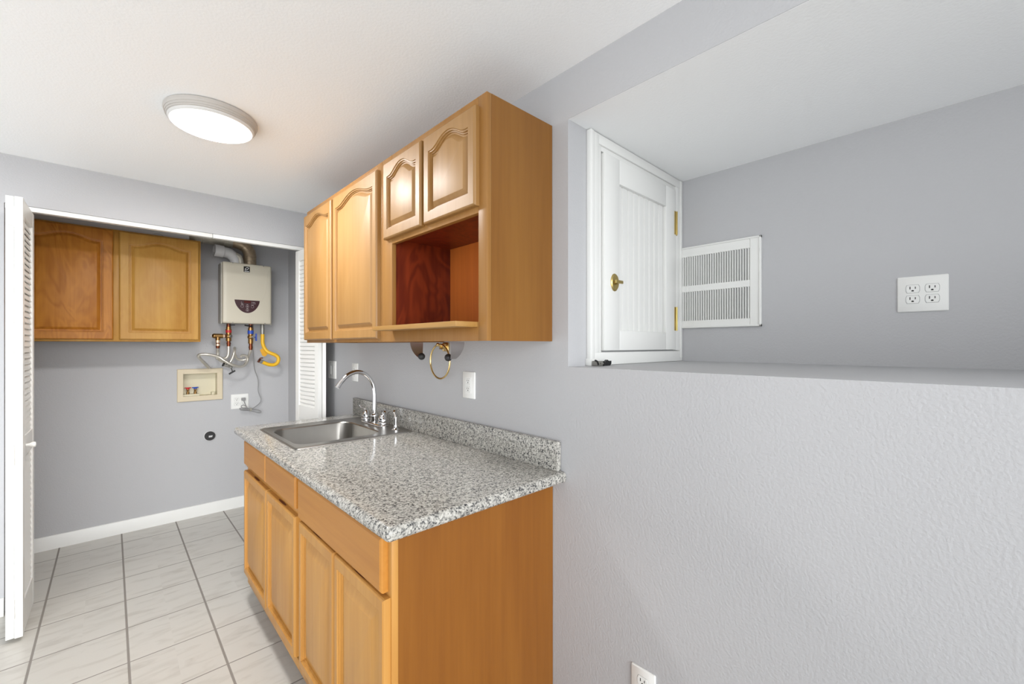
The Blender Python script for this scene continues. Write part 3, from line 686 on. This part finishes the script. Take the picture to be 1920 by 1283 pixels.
# ------------------------------------------------------------------ tankless water heater
t = thing('water_heater', 'beige tankless water heater with a dark red control panel on the closet wall', 'water heater', (.80, YC, 1.54))
hx0, hx1, hz0, hz1, hy = .633, .974, 1.533, 2.016, 3.952
MB().box(hx0 + .003, hx1 - .003, hy + .028, YC - .001, hz0 + .004, hz1 + .002, .004).build('casing', M['heaterd'], t)
for q_ in ((hx0 - .004, hx0 + .003, hy + .05, hy + .053, hz0 - .004, hz1 - .004), (hx1 - .003, hx1 + .007, hy + .03, hy + .033, hz0 - .006, hz1)): MB().box(*q_).build('flange', M['heaterd'], t)
cv = MB()
def hl(i, y, r): return [(a, y, b) for a, b in rrect(hx0 + i, hx1 - i, hz0 + i, hz1 - i, r, 5)]
cv.loft([hl(0, hy + .03, .012), hl(0, hy + .012, .012), hl(.003, hy + .004, .014), hl(.010, hy, .016), hl(.03, hy - .001, .02)]); cv.build('front_cover', M['heater'], t, sharp=40)
# long shallow crease curving down the right of the cover
cr = MB(); cr.sweep(catmull([(.944, hy - .0002, 1.97), (.94, hy - .0005, 1.88), (.925, hy - .0008, 1.79), (.90, hy - .0008, 1.72)], 8), .0016, 8); cr.build('crease', M['heater'], t)
yl = hy - .0015
bd_ = MB().box(.774, .816, yl - .0012, yl + .002, 1.948, 1.992).build('badge', M['blacksh'], t, label='square black badge with a white slanted loop mark')
lg = MB(); lg.sweep([(.796 + .0105 * cos(q) + .0055 * sin(q), yl - .0016, 1.975 + .0095 * sin(q)) for q in [2 * pi * i / 28 for i in range(28)]], .0019, 8, True)
lg.sweep(catmull([(.781, yl - .0016, 1.964), (.787, yl - .0016, 1.9655), (.793, yl - .0016, 1.967)], 4), .0014, 8)
for i in range(6): lg.box(.780 + i * .0053, .784 + i * .0053, yl - .0018, yl - .001, 1.952, 1.9575)
lg.build('badge_mark', M['whiteink'], bd_)
pc = [(.711 + .176 * i / 30, 1.7215) for i in range(31)][::-1]
ap = [(.799 + .088 * cos(q), 1.7215 + .103 * -(abs(sin(q)) ** 1.25)) for q in [pi * i / 30 for i in range(1, 30)]][::-1]
cp = MB().prism([(.711, 1.7215)] + [(a, b) for a, b in ap] + [(.887, 1.7215)], lambda a, b, h: (a, yl - h, b), -.002, .0018)
cp = cp.build('control_panel', M['maroon'], t, label='half-moon dark red control panel')
MB().box(.776, .822, yl - .0026, yl - .001, 1.699, 1.716).build('display', M['maroond'], cp)
pr_ = MB()
def ringy(cx, cz, r): pr_.sweep([(cx + r * cos(2 * pi * i / 24), yl - .0022, cz + r * sin(2 * pi * i / 24)) for i in range(24)], .0007, 6, True)
for cx, cz in ((.763, 1.671), (.799, 1.671), (.835, 1.670), (.799, 1.641)): ringy(cx, cz, .0098)
for cx, cz in ((.799, 1.671), (.799, 1.640)): pr_.box(cx - .003, cx + .003, yl - .0026, yl - .0012, cz - .003, cz + .003)
for x0_, x1_, z_ in ((.756, .772, 1.685), (.793, .805, 1.686), (.826, .844, 1.684), (.793, .805, 1.654), (.755, .761, 1.703), (.755, .768, 1.694), (.836, .854, 1.706), (.838, .858, 1.696)):
    pr_.box(x0_, x1_, yl - .0024, yl - .0012, z_ - .0014, z_ + .0014)
for z_ in (1.706, 1.696): pr_.box(.829, .833, yl - .0026, yl - .0012, z_ - .002, z_ + .002)
pr_.build('buttons', M['ink'], cp, label='pale ring buttons and print')
for x, z in ((.70, hz1 - .006), (.915, hz1 - .006), (.70, hz0 + .006), (.925, hz0 + .006)): MB().cyl((x, hy + .001, z), (x, hy - .0025, z), .004, seg=10).build('screw', M['greyf'], t)

# flue and intake above the heater
t = thing('flue_duct', 'tarnished metal flue duct rising from the heater and running along the closet wall', 'duct', (.845, 4.06, 2.02))
mb = MB(); pth = [(.843, 4.075, 2.019), (.843, 4.075, 2.06), (.843, 4.075, 2.10), (.838, 4.077, 2.135), (.82, 4.079, 2.165), (.79, 4.081, 2.187), (.755, 4.083, 2.198), (.715, 4.083, 2.201)]
mb.sweep(pth, .046, 24)
for p, ax in (((.843, 4.075, 2.052), (0, 0, 1)), ((.843, 4.075, 2.095), (0, 0, 1)), ((.829, 4.078, 2.153), (-.5, 0, .8)), ((.80, 4.08, 2.18), (-.8, 0, .5))): mb.lathe([(.046, -.004), (.0475, -.003), (.0475, .003), (.046, .004)], p, ax, 24)
mb.build('elbow', M['duct'], t, sharp=20)
mb = MB(); mb.sweep([(.715, 4.083, 2.201), (.6, 4.083, 2.203), (.50, 4.083, 2.204), (.416, 4.083, 2.205)], .046, 24)
for x in (.715, .69, .66, .52): mb.lathe([(.046, -.003), (.0485, -.002), (.0485, .002), (.046, .003)], (x, 4.083, 2.201 + (.715 - x) * .012), (1, 0, 0), 24)
mb.build('pipe', M['galv'], t, label='duller grey straight run')
t = thing('intake_elbow', 'pale grey plastic pipe elbow on top of the heater beside the metal flue', 'pipe', (.70, 4.02, 2.02))
mb = MB(); mb.sweep(catmull([(.735, 4.03, 2.019), (.732, 4.03, 2.045), (.715, 4.028, 2.072), (.685, 4.022, 2.094), (.640, 4.016, 2.100)], 5), .040, 24); mb.build('bend', M['pvc'], t)
mb = MB(); mb.lathe([(.0, .012), (.040, .012), (.041, -.03), (.0455, -.03), (.0465, -.028), (.0465, .030), (.0405, .034)], (.616, 4.014, 2.102), (1, .1, -.05), 28)
mb.build('collar', M['pvc'], t)
mb = MB(); mb.sweep(catmull([(.715, 4.02, 2.085), (.735, 4.015, 2.084), (.757, 4.008, 2.066), (.765, 4.005, 2.02)], 5), .021, 18); mb.build('foil_wrap', M['galv'], t, label='crinkled grey wrap')

# ------------------------------------------------------------------ valves and hoses under the heater
def stack(mb, x, y, items):
    for z0, z1, r in items: mb.cyl((x, y, z0), (x, y, z1), r, seg=20)
    return mb
YV = 4.04
t = thing('hot_water_valve', 'brass shut-off valve with a red band under the heater', 'valve', (.688, YV, 1.35))
mb = stack(MB(), .687, YV, [(1.487, 1.505, .018), (1.480, 1.487, .022), (1.392, 1.46, .019)]); mb.ball((.687, YV, 1.43), .024); mb.build('body', M['valvebrass'], t)
stack(MB(), .687, YV, [(1.505, 1.532, .015)]).build('nipple', M['copper'], t, label='dark copper nipple'); stack(MB(), .687, YV, [(1.35, 1.392, .0125), (1.366, 1.38, .015)]).build('nipple', M['copper'], t, label='dark copper nipple')
stack(MB(), .687, YV, [(1.460, 1.482, .0205)]).build('band', M['red'], t, label='red band')
mb = MB(); mb.lathe([(.0, .021), (.012, .021), (.014, .0), (.010, .026), (0, .027)], (.695, YV - .006, 1.431), (.25, -1, 0), 18); mb.build('cap', M['chrome'], t, label='bright round cap')
mb = MB(); mb.box(.680, .728, YV - .02, YV - .008, 1.5185, 1.5245, .002); mb.build('lever', M['blacksh'], t, label='black lever')
t = thing('relief_valve', 'brass pressure relief elbow joined to the side of the red-banded valve', 'valve', (.612, YV, 1.39))
mb = MB(); mb.cyl((.594, YV, 1.432), (.648, YV, 1.432), .0185, seg=20); mb.ball((.594, YV, 1.432), .0195); mb.cyl((.615, YV, 1.432), (.615, YV, 1.395), .017, .0155, 20); mb.build('body', M['valvebrass'], t)
for p_, q_, r_ in (((.648, YV, 1.432), (.660, YV, 1.432), .0155), ((.615, YV, 1.398), (.615, YV, 1.378), .0165), ((.615, YV, 1.370), (.615, YV, 1.354), .0165)): MB().cyl(p_, q_, r_, seg=10).build('nut', M['nut'], t, label='pale nut')
for p_, q_, r0_, r1_ in (((.660, YV, 1.432), (.6685, YV, 1.432), .014, .014), ((.615, YV, 1.379), (.615, YV, 1.369), .013, .013), ((.615, YV, 1.355), (.615, YV, 1.335), .0145, .0125)): MB().cyl(p_, q_, r0_, r1_, 18).build('nipple', M['copper'], t, label='dark copper nipple')
mb = MB(); mb.box(.570, .5755, YV - .004, YV + .004, 1.418, 1.446, .001); mb.build('test_lever', M['steel'], t)
t = thing('cold_water_valve', 'brass shut-off valve with a blue band under the heater', 'valve', (.84, YV, 1.32))
mb = stack(MB(), .841, YV, [(1.478, 1.497, .02), (1.497, 1.503, .017), (1.372, 1.452, .018)]); mb.ball((.841, YV, 1.425), .023); mb.build('body', M['valvebrass'], t)
stack(MB(), .841, YV, [(1.503, 1.532, .015)]).build('nipple', M['copper'], t, label='dark copper nipple'); stack(MB(), .841, YV, [(1.32, 1.372, .0125), (1.335, 1.35, .015)]).build('nipple', M['copper'], t, label='dark copper nipple')
stack(MB(), .841, YV, [(1.452, 1.480, .022)]).build('band', M['blue'], t, label='blue band')
mb = MB(); mb.lathe([(.0, .021), (.012, .021), (.014, .0), (.010, .026), (0, .027)], (.848, YV - .006, 1.428), (.25, -1, 0), 18); mb.build('cap', M['chrome'], t, label='bright round cap')
mb = MB(); mb.loft([[(.795, YV - .022, 1.527), (.795, YV - .01, 1.527), (.795, YV - .01, 1.517), (.795, YV - .022, 1.517)], [(.85, YV - .022, 1.52), (.85, YV - .01, 1.52), (.85, YV - .01, 1.507), (.85, YV - .022, 1.507)]]); mb.build('lever', M['blacksh'], t, label='black lever')
mb = MB(); mb.cyl((.859, YV, 1.425), (.878, YV, 1.425), .006, seg=12); mb.box(.875, .886, YV - .009, YV + .009, 1.394, 1.456, .004); mb.build('tee_handle', M['blue'], t, label='blue tee handle')

def hose(name, pts, r, m, label, pitch=.006, k=10, cat='hose'):
    path = catmull(pts, k); dense = []
    for a, b in zip(path, path[1:]):
        n = max(1, int((b - a).length / (pitch / 2)))
        dense += [a.lerp(b, i / n) for i in range(n)]
    dense.append(path[-1])
    rad = [r * (1.06 if i % 2 else .94) for i in range(len(dense))] if m is M['hose'] else r
    return tag(MB().sweep(dense, rad, 12).build(name, m, sharp=80), label, cat)
HA = [(.615, 4.04, 1.336), (.617, 4.055, 1.306), (.62, 4.06, 1.264), (.634, 4.062, 1.24), (.659, 4.066, 1.224), (.695, 4.07, 1.21)]
HB = [(.687, 3.99, 1.221), (.703, 3.99, 1.253), (.719, 4.0, 1.306), (.725, 4.02, 1.330), (.728, 4.045, 1.334), (.732, 4.066, 1.296), (.745, 4.075, 1.257), (.771, 4.078, 1.238), (.803, 4.075, 1.238), (.826, 4.065, 1.255), (.836, 4.05, 1.291), (.841, 4.04, 1.321)]
HC = [(.687, 4.04, 1.351), (.686, 4.036, 1.306), (.681, 4.034, 1.276), (.669, 4.033, 1.257), (.642, 4.032, 1.251), (.602, 4.03, 1.257)]
HD = [(.569, 4.11, 1.178), (.544, 4.07, 1.205), (.511, 4.02, 1.24), (.488, 3.99, 1.268), (.484, 3.98, 1.281), (.498, 3.97, 1.288), (.53, 3.96, 1.289), (.577, 3.96, 1.28), (.615, 3.96, 1.264), (.643, 3.955, 1.24), (.694, 3.955, 1.205), (.743, 3.97, 1.187), (.78, 3.985, 1.193), (.806, 4.0, 1.222), (.812, 4.01, 1.252), (.801, 4.025, 1.272), (.781, 4.04, 1.274), (.773, 4.048, 1.263)]
hose('water_hose', HA, .0105, M['hose'], 'silver hose hanging straight down from the brass relief elbow')
hose('water_hose', HB, .0095, M['hose'], 'silver hose from the blue-banded valve arching over to the black-handled drain')
hose('water_hose', HC, .0105, M['hose'], 'silver hose bending sideways below the red-banded valve')
hose('water_hose', HD, .0105, M['hose'], 'long ribbed silver hose sweeping from the beige wall box in a wide S loop')
t = thing('drain_valve', 'small dark drain valve with a black tee handle on the hose end', 'valve', (.672, 3.99, 1.19))
mb = MB(); mb.cyl((.687, 3.99, 1.222), (.668, 3.985, 1.194), .013, .016, 16); mb.cyl((.648, 3.985, 1.205), (.690, 3.985, 1.186), .009, seg=14); mb.ball((.694, 3.985, 1.184), .011); mb.build('body', M['greyf'], t)
mb = MB(); mb.lathe([(.012, 0), (.016, .002), (.016, .01), (.008, .012)], (.648, 3.985, 1.205), (-.9, 0, .4), 12); mb.build('cap', M['black'], t, label='black end cap')
mb = MB(); mb.cyl((.694, 3.985, 1.184), (.704, 3.985, 1.145), .0035, seg=10); mb.cyl((.680, 3.985, 1.130), (.722, 3.985, 1.156), .0065, seg=14); mb.build('tee_handle', M['black'], t, label='black tee handle')
t = thing('gas_connector', 'yellow coated gas hose looped below the heater with a grey fitting', 'hose', (.93, 4.04, 1.45))
stack(MB(), .929, 4.045, [(1.505, 1.536, .0145), (1.468, 1.505, .0165), (1.452, 1.468, .015)]).build('fitting', M['greyf'], t, label='grey metal fitting')
HG = [(.929, 4.045, 1.456), (.929, 4.043, 1.429), (.929, 4.04, 1.379), (.938, 4.03, 1.339), (.957, 4.02, 1.308), (.987, 4.01, 1.289), (1.018, 4.005, 1.274), (1.037, 4.0, 1.252), (1.037, 4.0, 1.222), (1.02, 4.0, 1.199), (.993, 4.0, 1.192), (.957, 4.0, 1.199), (.918, 4.0, 1.218)]
MB().sweep(catmull(HG, 8), .0145, 14).build('hose', M['yellow'], t)
mb = MB(); mb.loft([[(x, y, z) for x, z in ((.908, 1.318), (.922, 1.333), (.965, 1.283), (.945, 1.262), (.925, 1.272))] for y in (4.034, 4.037)]); mb.build('tag', M['ytag'], t, label='flat yellow tag')
mb = MB(); mb.cyl((.918, 4.0, 1.218), (.899, 4.0, 1.229), .0165, seg=8); mb.build('end_nut', M['greyf'], t); mb = MB(); mb.cyl((.899, 4.0, 1.229), (.888, 4.0, 1.235), .0175, seg=8); mb.box(.899, .921, 3.992, 4.008, 1.247, 1.257, .002); mb.build('end_cap', M['copper'], t, label='dark red-black end cap')

# ------------------------------------------------------------------ power cord
t = thing('power_cord', 'thin grey power cord hanging from the heater with its slack bundled at the outlet', 'cord', (.79, YC, .9))
CD = [(.866, 4.06, 1.532), (.862, 4.075, 1.42), (.868, 4.10, 1.339), (.877, 4.12, 1.284), (.887, 4.13, 1.166), (.913, 4.14, 1.083), (.919, 4.14, 1.028), (.917, 4.14, .973), (.929, 4.14, .927), (.939, 4.14, .898), (.931, 4.135, .867), (.899, 4.13, .838), (.868, 4.128, .820), (.844, 4.126, .824)]
MB().sweep(catmull(CD, 8), .0033, 8).build('wire', M['cord'], t)
CO = [(.843, 4.12, .826), (.812, 4.118, .834), (.785, 4.118, .836), (.778, 4.12, .829), (.797, 4.126, .820), (.839, 4.126, .811), (.882, 4.124, .795), (.922, 4.122, .78), (.936, 4.122, .787), (.922, 4.12, .802), (.882, 4.116, .814), (.843, 4.113, .819), (.808, 4.113, .823), (.783, 4.116, .822), (.80, 4.122, .815), (.85, 4.126, .806), (.9, 4.124, .790), (.93, 4.122, .784)]
MB().sweep(catmull(CO, 8), .0033, 8).build('bundle', M['cord'], t)
MB().sweep(catmull([(.811, 4.135, .893), (.818, 4.13, .869), (.826, 4.125, .846), (.839, 4.122, .826), (.817, 4.12, .853), (.796, 4.12, .857), (.789, 4.12, .845), (.805, 4.12, .832)], 8), .0033, 8).build('slack_loop', M['cord'], t)
mb = MB(); mb.prism(rrect(.797, .825, .893, .916, .005, 3), on_closet, .0081, .034, .003); mb.build('plug', M['cord'], t)
mb = MB(); mb.lathe([(.012, -.006), (.0135, -.005), (.0135, .005), (.012, .006)], (.858, 4.121, .815), (1, 0, -.2), 12); mb.build('tie', M['galv'], t)

# ------------------------------------------------------------------ washer box
t = thing('washer_outlet_box', 'beige recessed washing machine supply box in the closet wall', 'outlet box', on_closet(.518, 1.045, 0))
A0, A1, B0, B1 = .371, .666, .917, 1.172; I0, I1, J0, J1 = .408, .628, .957, 1.134
fr = MB(); H = .016
fr.loft([[on_closet(a, b, h) for a, b in rect(A0 + i, A1 - i, B0 + i, B1 - i)] for i, h in ((0, .0005), (0, H - .004), (.004, H))] + [[on_closet(a, b, h) for a, b in rect(I0, I1, J0, J1)] for h in (H, .0005)], cap0=False, cap1=False)
fr.build('frame', M['beige'], t)
bx = MB(); bx.loft([[on_closet(a, b, h) for a, b in rect(I0 - i, I1 + i, J0 - i, J1 + i)] for i, h in ((0, .001), (0, -.07), (.002, -.072), (.002, .001))], cap0=False, cap1=False)
bx.box(I0, I1, YC + .07, YC + .072, J0, J1); bmesh.ops.remove_doubles(bx.bm, verts=bx.bm.verts, dist=1e-5); bx.build('recess', M['beigein'], t)
for q_, h_ in ((rect(I0 + .002, .514, J0, J0 + .014), .014), (rect(.596, .612, J0, J0 + .02), .010)): MB().prism(q_, on_closet, -.0695, h_ - .03).build('valve_base', M['beigein'], t)
for x, cm, cn in ((.443, 'red', 'red'), (.490, 'blue', 'blue')):
    v = MB(); yy = YC + .042; stack(v, x, yy - .004, [(J0 + .014, J0 + .03, .010), (J0 + .03, J0 + .046, .0075), (J0 + .046, J0 + .053, .009)]); v.ball((x, yy - .01, J0 + .04), .0075); v.cyl((x, yy - .004, J0 + .038), (x, yy - .026, J0 + .036), .006, seg=12)
    v = v.build('valve', M['valvebrass'], t, label='brass valve with %s handle' % cn)
    h_ = MB(); h_.cyl((x, yy - .004, J0 + .053), (x, yy - .004, J0 + .064), .010, .012, 14); h_.box(x - .021, x + .021, yy - .010, yy + .002, J0 + .060, J0 + .068, .002); h_.build('handle', M[cm], v, label='%s handle' % cn)

# round dryer receptacle on the closet wall
t = thing('dryer_receptacle', 'round black dryer socket low on the closet wall', 'outlet', on_closet(.579, .63, 0))
mb = MB(); mb.lathe([(.0, .0005), (.042, .0005), (.042, .004), (.038, .006)], on_closet(.581, .627, 0), (0, -1, 0), 36); mb.build('plate', M['pvc'], t, label='pale ring plate')
mb = MB(); mb.lathe([(.036, .003), (.036, .016), (.034, .02), (0, .0205)], on_closet(.58, .628, 0), (0, -1, 0), 36); mb.build('face', M['black'], t)
mb = MB(); mb.prism([(.571, .618), (.593, .618), (.597, .632), (.571, .632)], on_closet, .0195, .0215); mb.build('slots', M['pvc'], t, label='pale slot marks')
